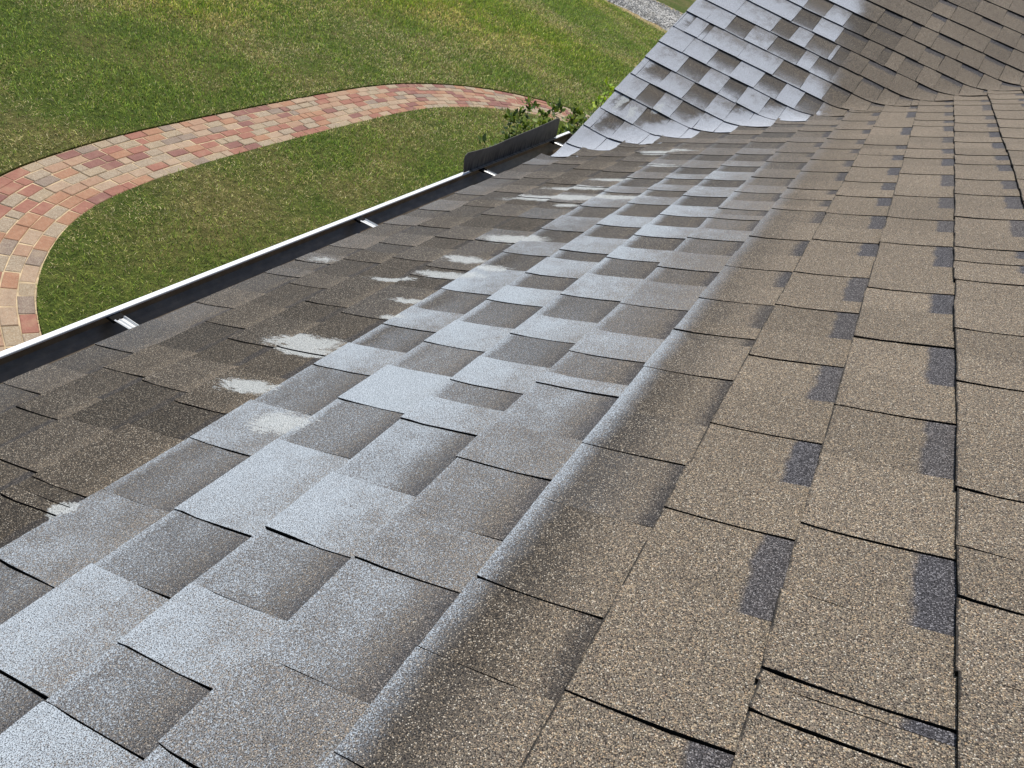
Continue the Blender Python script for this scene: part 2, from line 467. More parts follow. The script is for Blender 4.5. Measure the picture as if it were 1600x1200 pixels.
idx = list(range(0, len(CL), 4))
V, Fc = [], []
for i in idx:
    for s_ in (-1, 1):
        q = CL[i] + CN[i] * s_ * (PW + 0.004)
        V.append((q[0], q[1], GZ - 0.006))
for a in range(len(idx) - 1): Fc.append((2 * a, 2 * a + 2, 2 * a + 3, 2 * a + 1))
path = tag(mesh_obj('path', V, Fc, M_SAND), 'winding footpath of mixed red and buff bricks across the lawn', None, kind='structure')

def project(P):
    q = RC @ (np.array(P) - CAM)
    if q[2] <= 0.05: return None
    return q[0] / q[2] * F_PX + 800, q[1] / q[2] * F_PX + 600, q[2]

bricks = []
ROWS = 7
for j in range(ROWS):
    off = (j - (ROWS - 1) / 2) * 0.1042
    line = CL + CN * off
    arc = np.concatenate([[0], np.cumsum(np.linalg.norm(np.diff(line, axis=0), axis=1))])
    a = rng.uniform(0, 0.2)
    while a < arc[-1] - 0.22:
        li = rng.choices([0, 1, 2], [84, 11, 5])[0]
        L = (0.196, 0.098, 0.146)[li]
        mid = a + L / 2
        px = np.interp(mid, arc, line[:, 0]); py = np.interp(mid, arc, line[:, 1])
        tx = np.interp(mid, arc, CT_[:, 0]); ty = np.interp(mid, arc, CT_[:, 1])
        ang = math.atan2(ty, tx) + rng.gauss(0, 0.012)
        bricks.append((px + rng.gauss(0, .0015), py + rng.gauss(0, .0015), GZ + rng.gauss(0, .0018), ang, rng.gauss(0, .008), rng.gauss(0, .012), li,
                       rng.choices(range(len(BC)), BW)[0], j))
        a += L + rng.uniform(0.004, 0.012)
def vis_rank(P, size):
    q = project(P)
    if q is None: return -1
    if not (-60 < q[0] < 1660 and -60 < q[1] < 1260): return -1
    return size * (F_PX / q[2]) ** 2
def brick_hidden(P):                                      # behind the roof for this camera
    d = np.array(P) - CAM
    for t_ in np.linspace(0.05, 0.6, 60):
        q = CAM + d * t_
        if q[0] > -0.12 and q[1] > -3: 
            if q[2] < (roof_z(q[0], q[1]) if q[0] > 0 else -0.03): return True
    return False
rank = []
for n_, b in enumerate(bricks):
    r = vis_rank(b[:3], 1.0 / (1 if b[6] == 0 else 2))
    if r > 0 and brick_hidden(b[:3]): r = 0
    rank.append((r, n_))
rank.sort(reverse=True)
single = set(n_ for r, n_ in rank[:300] if r > 0)
SV, SF, SCOL = [], [], []
for n_, (x, y, z, a, rx, ry, li, ci, j) in enumerate(bricks):
    M = Matrix.Translation((x, y, z)) @ Matrix.Rotation(a, 4, 'Z') @ Matrix.Rotation(rx, 4, 'X') @ Matrix.Rotation(ry, 4, 'Y')
    if n_ in single:
        o = bpy.data.objects.new('brick', get_brick(li, ci))
        COL.objects.link(o)
        o.matrix_world = M
        o.parent = path
    else:
        v, f = brick_geo((0.196, 0.098, 0.146)[li], 0.0985)
        base = len(SV)
        SV += [tuple(M @ Vector(q)) for q in v]
        SF += [tuple(i + base for i in q) for q in f]
        SCOL += [*(srgb(*BC[ci][0])[:3]), BC[ci][1]] * len(v)
rest = mesh_obj('far_bricks', SV, SF, M_BRICK, path)
at = rest.data.attributes.new('bc', 'FLOAT_COLOR', 'POINT'); at.data.foreach_set('color', SCOL)
rest['kind'] = 'stuff'

# ---- driveway of pale gravel at the far end
def gravel_material():
    t = NT('gravel')
    P = t.pos()
    v = t.voro(P, 28.0)
    g = t.sep(v.outputs['Color'])[0]
    c = t.ramp(g, [(0.0, srgb(120, 117, 112)), (0.35, srgb(164, 161, 155)), (0.75, srgb(194, 191, 184)), (1.0, srgb(224, 221, 214))])
    n_ = t.noise(P, 1.5, 4.0, 0.6)
    c = t.mix(t.remap(n_, 0.5, 0.75, 0.0, 0.35), c, srgb(150, 138, 112))
    return t.bsdf(c, 0.9, 0.2, bump=t.math('SUBTRACT', 1.0, v.outputs['Distance']), bstr=0.8, bdist=0.03)
M_GRAVEL = gravel_material()
M_DIRT = simple('bare_dirt', srgb(166, 146, 108), 0.95, 0.1, 12, 0.35, bump=0.5)
def strip(name, pts, w, z, mat, jit):
    V, Fc = [], []
    pts = np.array(pts, float)
    for i in range(len(pts)):
        tg = pts[min(i + 1, len(pts) - 1)] - pts[max(i - 1, 0)]
        tg /= np.linalg.norm(tg)
        nn = np.array([-tg[1], tg[0]])
        for k in range(5):
            off = (k / 4 - 0.5) * w + (rng.uniform(-jit, jit) if k in (0, 4) else 0)
            q = pts[i] + nn * off
            V.append((q[0], q[1], z + (0.03 if 0 < k < 4 else 0.0)))
    for i in range(len(pts) - 1):
        for k in range(4):
            Fc.append((i * 5 + k, i * 5 + 5 + k, i * 5 + 6 + k, i * 5 + 1 + k))
    return mesh_obj(name, V, Fc, mat, smooth=True)
dr = [(x, 23.95 - 0.02 * (x + 6) - 0.004 * (x + 6) ** 2 + 0.08 * math.sin(x * 1.9)) for x in np.linspace(-60, 30, 300)]
tag(strip('driveway_verge', dr, 4.3, LZ + 0.010, M_DIRT, 0.16), kind='structure')
dw = tag(strip('driveway', dr, 3.55, LZ + 0.025, M_GRAVEL, 0.10), kind='structure')
# loose stones on it
ico = np.array([(0, 0, 1), (1, 0, 0), (0, 1, 0), (-1, 0, 0), (0, -1, 0), (0, 0, -.6)], float)
icof = np.array([(0, 1, 2), (0, 2, 3), (0, 3, 4), (0, 4, 1), (5, 2, 1), (5, 3, 2), (5, 4, 3), (5, 1, 4)])
NS = 9000
sx = nrg.uniform(-12, -2, NS)
sy = np.interp(sx, [q[0] for q in dr], [q[1] for q in dr]) + nrg.uniform(-1.85, 1.85, NS)
sz = nrg.uniform(0.012, 0.032, NS)
rot = nrg.uniform(0, 6.28, NS)
cv = ico[None] * sz[:, None, None] * nrg.uniform(.7, 1.3, (NS, 1, 3))
cx = cv[..., 0] * np.cos(rot)[:, None] - cv[..., 1] * np.sin(rot)[:, None]
cy = cv[..., 0] * np.sin(rot)[:, None] + cv[..., 1] * np.cos(rot)[:, None]
vv = np.stack([cx + sx[:, None], cy + sy[:, None], cv[..., 2] + LZ + 0.055], -1).reshape(-1, 3)
ff = (icof[None] + (np.arange(NS) * 6)[:, None, None]).reshape(-1, 3)
def big_mesh(name, verts, loops_per, faces, mat, colors=None, parent=None, smooth=False):
    me = bpy.data.meshes.new(name)
    nf = len(faces)
    me.vertices.add(len(verts)); me.vertices.foreach_set('co', np.asarray(verts, np.float32).ravel())
    me.loops.add(nf * loops_per); me.loops.foreach_set('vertex_index', np.asarray(faces, np.int32).ravel())
    me.polygons.add(nf)
    me.polygons.foreach_set('loop_start', np.arange(nf, dtype=np.int32) * loops_per)
    me.polygons.foreach_set('loop_total', np.full(nf, loops_per, np.int32))
    if smooth: me.polygons.foreach_set('use_smooth', np.ones(nf, bool))
    me.update(calc_edges=True)
    me.materials.append(mat)
    if colors is not None:
        at = me.attributes.new('gc', 'FLOAT_COLOR', 'POINT'); at.data.foreach_set('color', np.asarray(colors, np.float32).ravel())
    o = bpy.data.objects.new(name, me); COL.objects.link(o)
    if parent: o.parent = parent
    return o
tag(big_mesh('gravel', vv, 3, ff, M_GRAVEL), 'loose pale grey gravel on the driveway', 'gravel', kind='stuff')

# ---- grass blades
def grass_material():
    t = NT('grass_blade')
    A = t.attr('gc')
    d = t.n('ShaderNodeBsdfPrincipled')
    t.put(d.inputs['Base Color'], A.outputs['Color']); d.inputs['Roughness'].default_value = 0.55
    d.inputs['Specular IOR Level'].default_value = 0.25
    tr = t.n('ShaderNodeBsdfTranslucent'); t.put(tr.inputs[0], A.outputs['Color'])
    mx = t.n('ShaderNodeMixShader'); mx.inputs[0].default_value = 0.32
    t.t.links.new(d.outputs[0], mx.inputs[1]); t.t.links.new(tr.outputs[0], mx.inputs[2])
    t.t.links.new(mx.outputs[0], t.out.inputs[0])
    return t.mat
M_GRASS = grass_material()
def path_dist(x, y):
    out = np.full(len(x), 9.0)
    C = CL[::5]
    for i in range(0, len(x), 20000):
        dx = x[i:i + 20000, None] - C[None, :, 0]; dy = y[i:i + 20000, None] - C[None, :, 1]
        out[i:i + 20000] = np.sqrt((dx * dx + dy * dy).min(1))
    return out
def grass_points(n, dmin, dmax):
    x = nrg.uniform(-13, -1.0, n); y = nrg.uniform(1.2, 22.0, n)
    d = np.hypot(x - CAM[0], np.hypot(y, CAM[2] - GZ))
    q = np.stack([x, y, np.full(n, GZ)], 1) - CAM
    c3 = q @ RC.T
    u = c3[:, 0] / c3[:, 2] * F_PX + 800; v = c3[:, 1] / c3[:, 2] * F_PX + 600
    # the gutter and gable hide everything to the right of a line in plan
    ok = (d >= dmin) & (d < dmax) & (c3[:, 2] > 0) & (u > -110) & (u < 1120) & (v > -70) & (v < 600)
    pd = path_dist(x[ok], y[ok])
    x, y, d = x[ok], y[ok], d[ok]
    k = pd > PW + 0.004
    return x[k], y[k], d[k], pd[k]
parts = [grass_points(700000, 0, 7.2), grass_points(560000, 7.2, 12.0), grass_points(420000, 12, 24)]
gx = np.concatenate([p[0] for p in parts]); gy = np.concatenate([p[1] for p in parts])
gd = np.concatenate([p[2] for p in parts]); gp = np.concatenate([p[3] for p in parts])
NB = len(gx)
straw = 0.55 * val_noise(gx, gy, 1.3, 1) + 0.3 * val_noise(gx, gy, 0.45, 2) + 0.15 * val_noise(gx, gy, 0.16, 3)
straw += 0.22 * np.exp(-((gp - PW) / 0.10) ** 2)
lush = val_noise(gx + 7, gy, 0.8, 4)
hue = nrg.random(NB)
p_str = np.clip((straw - 0.335) * 2.0, 0.10, 0.70)
is_straw = nrg.random(NB) < p_str
green = np.array([srgb(94, 114, 44)[:3], srgb(122, 142, 58)[:3], srgb(154, 160, 76)[:3], srgb(104, 122, 62)[:3]])
tan_ = np.array([srgb(162, 152, 98)[:3], srgb(184, 170, 116)[:3], srgb(142, 128, 82)[:3], srgb(204, 192, 146)[:3]])
ci = nrg.integers(0, 4, NB)
gcol = np.where(is_straw[:, None], tan_[ci], green[ci] * np.array([1.05, 1.12, 1.0]))
gcol = gcol * (0.75 + 0.9 * nrg.random(NB) ** 1.5)[:, None] * (0.9 + 0.75 * val_noise(gx, gy, 0.09, 12))[:, None]
yel = np.clip((val_noise(gx, gy, 2.6, 9) - 0.45) * 2.2, 0, 1) * np.clip((gd - 6) / 6, 0, 1)
gcol = gcol * (1 + yel[:, None] * np.array([0.20, 0.12, -0.22]))
sc = np.clip(gd / 6.5, 0.8, 2.6)
hl = nrg.uniform(0.022, 0.050, NB) * np.where(is_straw, 0.82, 1.0) * (0.75 + 0.5 * lush) * np.sqrt(sc)
hl *= np.where(gp < PW + 0.06, 0.75, 1.0)
wd = nrg.uniform(0.0026, 0.0054, NB) * sc
az = nrg.uniform(0, 2 * np.pi, NB)
tilt = np.clip(nrg.normal(0.75, 0.33, NB), 0.1, 1.35)
tilt = np.where(is_straw, np.clip(tilt + 0.25, 0, 1.45), tilt)
dx, dy = np.cos(az), np.sin(az)
px, py = -dy, dx
b0 = np.stack([gx, gy, np.full(NB, LZ - 0.004)], 1)
side = np.stack([px * wd / 2, py * wd / 2, np.zeros(NB)], 1)
t1 = tilt * 0.55; t2 = tilt * 1.25
mid = b0 + np.stack([dx * np.sin(t1), dy * np.sin(t1), np.cos(t1)], 1) * (hl * 0.55)[:, None]
tip = mid + np.stack([dx * np.sin(t2), dy * np.sin(t2), np.cos(t2)], 1) * (hl * 0.6)[:, None]
vv = np.stack([b0 - side, b0 + side, mid + side * .85, mid - side * .85, tip], 1).reshape(-1, 3)
o5 = (np.arange(NB) * 5)[:, None, None]
ff = (np.array([(0, 1, 2), (0, 2, 3), (3, 2, 4)])[None] + o5).reshape(-1, 3)
cc = np.concatenate([np.repeat(gcol, 5, 0), np.ones((NB * 5, 1))], 1)
tag(big_mesh('grass', vv, 3, ff, M_GRASS, cc), 'short patchy green and straw coloured lawn grass around the brick path', 'grass', kind='stuff')
print('grass blades', NB)

# ------------------------------------------------------------------ house
house = tag(empty('house', (0.35, 3.0, GZ)), 'house with brown asphalt shingle roof streaked with white overspray paint', 'house')
def part(name, v, f, mat, parent=house, **kw):
    v = [(a - 0.35, b - 3.0, c - GZ) for a, b, c in v] if parent is house else v
    return mesh_obj(name, v, f, mat, parent, **kw)
YA, YB = -2.2, 15.0
XR = 5.2                                                  # main ridge
ZR = XR * TT
GR = 4.3                                                  # gable slope length
YR, ZG = Y0 + GR * CG, GR * SG
# walls
wv = [(0.36, YA + .3, GZ - .1), (2 * XR - .36, YA + .3, GZ - .1), (2 * XR - .36, YB - .3, GZ - .1), (0.36, YB - .3, GZ - .1)]
wv += [(x, y, 0.36 * TT - 0.06) for x, y, _ in wv]
wv += [(XR, YA + .3, ZR - .06), (XR, YB - .3, ZR - .06)]
part('wall', wv, [(0, 3, 7, 4), (1, 5, 6, 2), (0, 4, 8, 5, 1), (3, 2, 6, 9, 7), (4, 7, 9, 8), (5, 8, 9, 6)], M_WALL)
gv = [(0.30, Y0 + .25, GZ - .1), (0.30, 2 * YR - Y0 - .25, GZ - .1), (0.30, 2 * YR - Y0 - .25, .25 * TGT - .03), (0.30, YR, ZG - .03), (0.30, Y0 + .25, .25 * TGT - .03)]
part('gable_wall', gv + [(x + 0.05, y, z) for x, y, z in gv], [(4, 3, 2, 1, 0), (5, 6, 7, 8, 9)] + [(i, (i + 1) % 5, (i + 1) % 5 + 5, i + 5) for i in range(5)], M_WALL)
# decks
dk = [(0.0, YA, -0.006), (XR, YA, ZR - .006), (2 * XR, YA, -0.006), (0.0, YB, -0.006), (XR, YB, ZR - .006), (2 * XR, YB, -0.006)]
dk2 = [(x, y, z - 0.03) for x, y, z in dk]
main_roof = part('main_roof', dk + dk2, [(0, 1, 4, 3), (1, 2, 5, 4), (9, 10, 7, 6), (10, 11, 8, 7), (0, 3, 9, 6), (2, 8, 11, 5), (0, 6, 7, 1), (1, 7, 8, 2), (3, 4, 10, 9), (4, 5, 11, 10)], M_DECK)
XI = ZG / TT + 0.4
gd_ = [(0.05, Y0, -0.006), (0.05, YR, ZG - .006), (0.05, 2 * YR - Y0, -0.006), (XI, Y0, -0.006), (XI, YR, ZG - .006), (XI, 2 * YR - Y0, -0.006)]
gd2 = [(x, y, z - 0.03) for x, y, z in gd_]
gable_roof = part('gable_roof', gd_ + gd2, [(0, 3, 4, 1), (1, 4, 5, 2), (9, 6, 7, 10), (10, 7, 8, 11), (0, 1, 7, 6), (1, 2, 8, 7), (3, 9, 10, 4), (4, 10, 11, 5)], M_DECK)
v, f = box_geo(0.022, 0.045, YA, Y0 + 0.02, -0.19, -0.012)
part('fascia', v, f, M_TRIM)
v, f = box_geo(0.046, 0.36, YA, Y0 + 0.02, -0.19, -0.175)
part('soffit', v, f, M_TRIM)
rk = []
for (yy, zz) in ((Y0, -0.012), (YR, ZG - 0.012), (2 * YR - Y0, -0.012)):
    for (x, dz) in ((0.046, 0), (0.066, 0), (0.066, -0.15), (0.046, -0.15)): rk.append((x, yy, zz + dz))
part('rake_board', rk, [(a + i, a + (i + 1) % 4, a + 4 + (i + 1) % 4, a + 4 + i) for a in (0, 4) for i in range(4)] + [(3, 2, 1, 0), (8, 9, 10, 11)], M_TRIM)

# ---- shingles: tab edges read along the eave direction (position of the near edge of each raised tab, width of the low piece before it)
TABS = {
 0: [(0.419, 0.018), (0.465, 0.014), (0.674, 0.107), (0.953, 0.132), (1.201, 0.139), (1.452, 0.107), (1.758, 0.143), (1.972, 0.102), (2.2, 0.116), (2.48, 0.152), (2.735, 0.123), (2.916, 0.093), (3.162, 0.121), (3.418, 0.125), (3.569, 0.069), (3.811, 0.116), (4.064, 0.088)],
 1: [(0.38, 0), (0.652, 0.125), (0.855, 0.102), (1.09, 0.12), (1.325, 0.124), (1.526, 0.141), (1.767, 0.098), (2.006, 0.121), (2.199, 0.093), (2.382, 0), (2.605, 0), (2.82, 0), (3.016, 0), (3.424, 0), (3.885, 0)],
 2: [(0.473, 0.102), (0.752, 0.131), (1.002, 0.148), (1.166, 0.031), (1.336, 0.119), (1.544, 0.104), (1.777, 0.124), (2.045, 0.117), (2.167, 0), (2.293, 0), (2.546, 0), (2.747, 0), (2.964, 0), (3.168, 0), (3.399, 0), (3.644, 0), (3.923, 0)],
 3: [(0.451, 0.146), (0.666, 0.125), (0.901, 0.133), (1.03, 0.089), (1.277, 0.143), (1.517, 0.096), (1.751, 0.117), (1.944, 0.101), (2.046, 0), (2.25, 0), (2.467, 0), (2.729, 0), (2.909, 0), (3.125, 0), (3.389, 0), (3.561, 0), (3.873, 0)],
 4: [(0.259, 0.074), (0.454, 0.103), (0.733, 0.155), (0.87, 0.06), (1.078, 0.109), (1.302, 0.121), (1.566, 0.121), (1.759, 0.101), (1.969, 0.107), (2.203, 0.119)],
 5: [(0.189, 0.058), (0.44, 0.113), (0.758, 0.136), (1.002, 0.109), (1.24, 0.124), (1.422, 0.085), (1.609, 0.065), (1.852, 0.113), (2.104, 0.143)],
 6: [(0.288, 0.066), (0.58, 0.143), (0.856, 0.148), (1.063, 0.104), (1.283, 0.118), (1.569, 0.118), (1.794, 0.107), (2.068, 0.122), (2.264, 0)],
 7: [(0.375, 0.076), (0.42, 0.024), (0.666, 0.086), (0.907, 0.106), (1.098, 0.124), (1.36, 0.073), (1.428, 0.039), (1.666, 0), (1.922, 0.14), (2.13, 0)],
 8: [(0.435, 0), (0.707, 0), (0.913, 0), (1.14, 0), (1.48, 0), (1.683, 0)],
 9: [(0.557, 0), (0.729, 0), (0.978, 0), (1.239, 0), (1.444, 0), (1.604, 0), (1.8, 0), (2.071, 0)],
 10: [(0.614, 0), (0.808, 0), (1.072, 0), (1.298, 0), (1.412, 0), (1.556, 0), (1.818, 0), (2.014, 0), (2.247, 0)],
 -1: [(0.612, 0), (0.794, 0), (1.069, 0), (1.269, 0), (1.52, 0), (1.64, 0), (1.739, 0), (1.983, 0), (2.214, 0), (2.394, 0), (2.612, 0), (2.767, 0), (3.015, 0), (3.248, 0), (3.45, 0), (3.659, 0), (3.998, 0)],
}
GTABS = {   # low (dark) pieces of the gable courses, measured from the rake
 8: [(0.074, 0.175), (0.309, 0.34)], 7: [(0.04, 0.132), (0.217, 0.339)], 6: [(0.145, 0.237), (0.329, 0.448)],
 5: [(0.065, 0.184), (0.316, 0.438), (0.54, 0.636)], 4: [(0.21, 0.329), (0.437, 0.533), (0.653, 0.74)],
 3: [(0.3, 0.425), (0.558, 0.674), (0.774, 0.872)], 2: [(0.042, 0.098), (0.173, 0.201), (0.592, 0.738), (0.855, 0.956)],
 1: [(0.255, 0.364), (0.494, 0.653), (0.725, 0.837), (0.961, 1.073), (1.156, 1.219)],
 0: [(0.447, 0.549), (0.637, 0.761), (0.781, 0.836), (0.939, 1.086), (1.203, 1.302)],
 -1: [(0.499, 0.614), (0.741, 0.879), (0.966, 1.011), (1.08, 1.179), (1.273, 1.386)],
 -2: [(0.25, 0.36), (0.50, 0.62), (0.728, 0.842), (0.873, 1.007), (1.139, 1.239), (1.334, 1.446)],
 -3: [(0.859, 0.958), (1.014, 1.065), (1.157, 1.292), (1.411, 1.518)], -4: [(1.073, 1.152), (1.392, 1.513)],
}
# sprayed amount of (raised, low) pieces of each course at given distances along the eave
SPRAY = {2: [(0.3, .04, .04), (4, 0, 0)],
         3: [(0.3, .50, .42), (1.0, .48, .36), (1.5, .36, .25), (2.2, .28, .14), (3.2, .08, .03)],
         4: [(0.3, .64, .42), (0.9, .72, .40), (1.15, .66, .26), (1.6, .60, .14), (2.4, .45, .08), (3.2, .15, .03)],
         5: [(0.3, .68, .34), (0.8, .80, .38), (1.15, .74, .22), (1.6, .64, .12), (2.4, .50, .08), (3.2, .18, .02)],
         6: [(0.3, .54, .38), (0.5, .46, .38), (0.8, .70, .36), (1.1, .70, .2), (1.5, .62, .12), (2.3, .46, .06), (2.9, .12, .02)],
         7: [(0.9, 0, 0), (1.5, .14, .05), (2.1, .30, .06), (2.5, .08, .02)],
         8: [(1.0, .02, 0), (1.7, .10, .02), (2.4, .04, 0)], 9: [(1.0, .02, .02), (1.6, .10, .06), (2.2, .06, .04)],
         10: [(0.4, .06, .06), (1.0, .16, .14), (2.2, .20, .16)]}
def lut(tab, y, i):
    if tab is None: return 0.0
    return float(np.interp(y, [r[0] for r in tab], [r[i] for r in tab]))

pieces = []     # (verts, faces, fmat, attrs, mat, parent, rank)
UU = (0.0, 0.10, 0.28, 0.62, 1.03)
HR = (0.0061, 0.0056, 0.0044, 0.0035, 0.0026)
HL = (0.0043, 0.0039, 0.0028, 0.0019, 0.0011)
def add_piece(mp, s0, s1, b0, b1, raised, spray, fringe, dark, band, mat, roof, nb=2, fringe_only=False):
    hh = HR if raised else HL
    dend = 0.1 if fringe_only else 1.0
    wig0 = [rng.gauss(0, .0006) for _ in UU]; wig1 = [rng.gauss(0, .0006) for _ in UU]
    lift = rng.gauss(0, 0.00028)
    j0, j1 = rng.gauss(0, .0011), rng.gauss(0, .0011)
    tp0, tp1 = rng.gauss(0, .0016), rng.gauss(0, .0016)
    gap = 0.0007
    rnd = rng.random()
    V, A, B = [], [], []
    na = len(UU)
    bow = rng.gauss(0, .0006)
    for u, h in zip(UU, hh):
        for c in range(nb):
            t_ = c / (nb - 1)
            e0, e1 = b0 + gap + tp0 * (u - .5) + wig0[UU.index(u)], b1 - gap + tp1 * (u - .5) + wig1[UU.index(u)]
            b = e0 + (e1 - e0) * t_
            s = s0 + (s1 - s0) * u + (j0 * (1 - t_) + j1 * t_) * (1 - u)
            h2 = h + (0.0044 if mp is map_main else 0.0014) * (1 - min(u, 1)) ** 2.2
            V.append(mp(s, b, max(h2 + lift * (1 - .5 * u) + bow * math.sin(math.pi * t_), 0.0006)))
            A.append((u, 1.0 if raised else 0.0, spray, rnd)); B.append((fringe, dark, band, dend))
    top = len(V)
    ring = [c for c in range(nb)] + [r * nb + nb - 1 for r in range(1, na)] + [(na - 1) * nb + c for c in range(nb - 2, -1, -1)] + [r * nb for r in range(na - 2, 0, -1)]
    Fc, fm = [], []
    for r in range(na - 1):
        for c in range(nb - 1):
            Fc.append((r * nb + c, r * nb + c + 1, (r + 1) * nb + c + 1, (r + 1) * nb + c)); fm.append(0)
    for i in ring:
        r, c = divmod(i, nb)
        u = UU[r]; t_ = c / (nb - 1)
        e0, e1 = b0 + gap + tp0 * (u - .5) + wig0[UU.index(u)], b1 - gap + tp1 * (u - .5) + wig1[UU.index(u)]
        V.append(mp(s0 + (s1 - s0) * u + (j0 * (1 - t_) + j1 * t_) * (1 - u), e0 + (e1 - e0) * t_, -0.004))
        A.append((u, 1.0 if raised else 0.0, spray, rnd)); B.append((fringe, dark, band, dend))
    n_ = len(ring)
    for i in range(n_):
        j = (i + 1) % n_
        Fc.append((ring[i], top + i, top + j, ring[j])); fm.append(1)
    cpt = np.mean(np.array(V[:top]), 0)
    q = project(cpt)
    rk_ = vis_rank(cpt, (s1 - s0) * (b1 - b0))
    if q is not None and rk_ > 0:      # foreshortening
        nv = np.array((-ST, 0, CT)) if roof is main_roof else np.array((0, -SG, CG))
        dv = cpt - CAM
        rk_ *= abs(nv @ dv) / np.linalg.norm(dv)
    # keep orientation outward: main has (s up, y lateral) left handed
    if mp is map_main: Fc = [f[::-1] for f in Fc]
    pieces.append((V, Fc, fm, A, B, mat, roof, rk_, cpt))

def main_course(k):
    """exposed strip between butt line k+1 and butt line k"""
    s0, s1 = s_of(k + 1), s_of(k)
    if k == 10: s0 = -0.012
    # collect near edges of raised tabs
    tb = list(TABS.get(k, []))
    yv = Y0 + s0 * CT * TT / TGT + 0.05
    if not tb: tb = [(rng.uniform(0.3, 0.5), 0)]
    while tb[-1][0] < yv: tb.append((tb[-1][0] + rng.uniform(0.17, 0.27), 0))
    while tb[0][0] > YA + 0.02: tb.insert(0, (tb[0][0] - rng.uniform(0.18, 0.27), 0))
    segs = []           # (y0, y1, raised)
    for i, (y, w) in enumerate(tb):
        y_prev = tb[i - 1][0] if i else YA
        gap_ = y - y_prev
        if w <= 0: w = gap_ * rng.uniform(0.40, 0.58)
        w = min(w, gap_ * 0.8)
        # low piece sits on the near side of the raised edge
        if i: segs.append((y_prev, y - w, True))
        segs.append((max(y - w, YA), y, False))
    out = []
    for (a, b, r) in segs:
        if b <= YA + .01 or b - a < .004: continue
        # valley cut
        vy = Y0 + s0 * CT * TT / TGT - 0.012
        if a > vy: continue
        b = min(b, vy + 0.02)
        ym = (a + b) / 2
        sp = lut(SPRAY.get(k), ym, 1 if r else 2)
        if sp > 0.03: sp = max(0.0, sp + rng.gauss(0, .07 if sp > .15 else .03))
        fr = {2: float(np.interp(ym, [.3, .9, 1.4, 2.5, 3.5], [.5, .62, .40, .30, .10])), 3: .5, 4: .62, 5: .62, 6: .55}.get(k, 0.0)
        if k in (3, 4, 5, 6): fr *= float(np.interp(ym, [2.2, 3.3], [1, .25]))
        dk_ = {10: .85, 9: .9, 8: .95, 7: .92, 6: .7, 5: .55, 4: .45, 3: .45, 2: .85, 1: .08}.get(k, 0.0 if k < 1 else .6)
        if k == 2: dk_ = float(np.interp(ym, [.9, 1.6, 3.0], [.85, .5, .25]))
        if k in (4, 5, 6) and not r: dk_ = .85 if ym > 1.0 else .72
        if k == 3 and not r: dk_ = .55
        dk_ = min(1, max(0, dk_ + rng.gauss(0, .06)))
        bd = 0.0 if r else rng.choice([.95, .9, .8, .95, .85])
        if k >= 7: bd = 0.0 if r else .95
        near_v = (Y0 + s0 * CT - b) < 0.26
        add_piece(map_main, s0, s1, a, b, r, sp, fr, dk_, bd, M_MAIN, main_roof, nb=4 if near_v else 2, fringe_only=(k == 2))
for k in range(10, -16, -1): main_course(k)

def gable_course(k):
    s0, s1 = s_of(k + 1), s_of(k)
    if k == 10: s0 = -0.012
    s1 = min(s1, GR)
    xe = s1 * CG * TGT / TT + 0.035                   # just past the valley
    lows = sorted(GTABS.get(k, []))
    x = 0.034 + rng.gauss(0, .002)
    segs = []
    for a, b in lows:
        if a - x > 0.004: segs.append((x, a, True))
        segs.append((max(a, x), b, False)); x = b
    r = True
    while x < xe:
        w = rng.uniform(0.09, 0.15)
        segs.append((x, x + w, r)); x += w; r = not r
    for (a, b, r) in segs:
        if a > xe: continue
        b = min(b, xe)
        if b - a < .006: continue
        n = 1
        if r and b - a > 0.20: n = 2
        for i in range(n):
            aa, bb = a + (b - a) * i / n, a + (b - a) * (i + 1) / n
            xm = (aa + bb) / 2
            sp = (0.78 + rng.gauss(0, .07)) if r else max(.08, rng.gauss(.30, .09))
            if k >= 9: sp = .85
            if not r and xm < .12: sp += .14
            if k <= 0 and xm > .8: sp *= .5
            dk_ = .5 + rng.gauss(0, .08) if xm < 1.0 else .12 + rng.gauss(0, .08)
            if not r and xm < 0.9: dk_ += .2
            bd = 0.0 if r else rng.choice([.9, .8, .6])
            if xm < .8: bd *= .7
            near_v = xe - bb < 0.32
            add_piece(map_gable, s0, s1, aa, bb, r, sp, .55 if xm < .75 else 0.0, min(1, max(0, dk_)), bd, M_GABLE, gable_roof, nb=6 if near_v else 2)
for k in range(10, -20, -1):
    if s_of(k + 1) < GR - .02: gable_course(k)

def set_attrs(me, A, B):
    a = me.attributes.new('pa', 'FLOAT_COLOR', 'POINT'); a.data.foreach_set('color', np.array(A, np.float32).ravel())
    b = me.attributes.new('pb', 'FLOAT_COLOR', 'POINT'); b.data.foreach_set('color', np.array(B, np.float32).ravel())
order = sorted(range(len(pieces)), key=lambda i: -pieces[i][7])
keep = set(i for i in order[:300] if pieces[i][7] > 0)
HO = np.array([0.35, 3.0, GZ])
stuff = {}
for i, (V, Fc, fm, A, B, mat, roof, r_, cpt) in enumerate(pieces):
    if i in keep:
        me = bpy.data.meshes.new('shingle')
        me.from_pydata([tuple(np.array(v) - cpt) for v in V], [], Fc)
        me.materials.append(mat); me.materials.append(M_EDGE)
        me.polygons.foreach_set('material_index', fm)
        set_attrs(me, A, B)
        o = bpy.data.objects.new('shingle', me); COL.objects.link(o)
        o.parent = roof
        o.location = tuple(cpt - HO)
        me.update()
    else:
        st_ = stuff.setdefault(roof.name, ([], [], [], [], [], mat, roof))
        b0 = len(st_[0])
        st_[0].extend(tuple(np.array(v) - HO) for v in V)
        st_[1].extend(tuple(x + b0 for x in f) for f in Fc)
        st_[2].extend(fm); st_[3].extend(A); st_[4].extend(B)
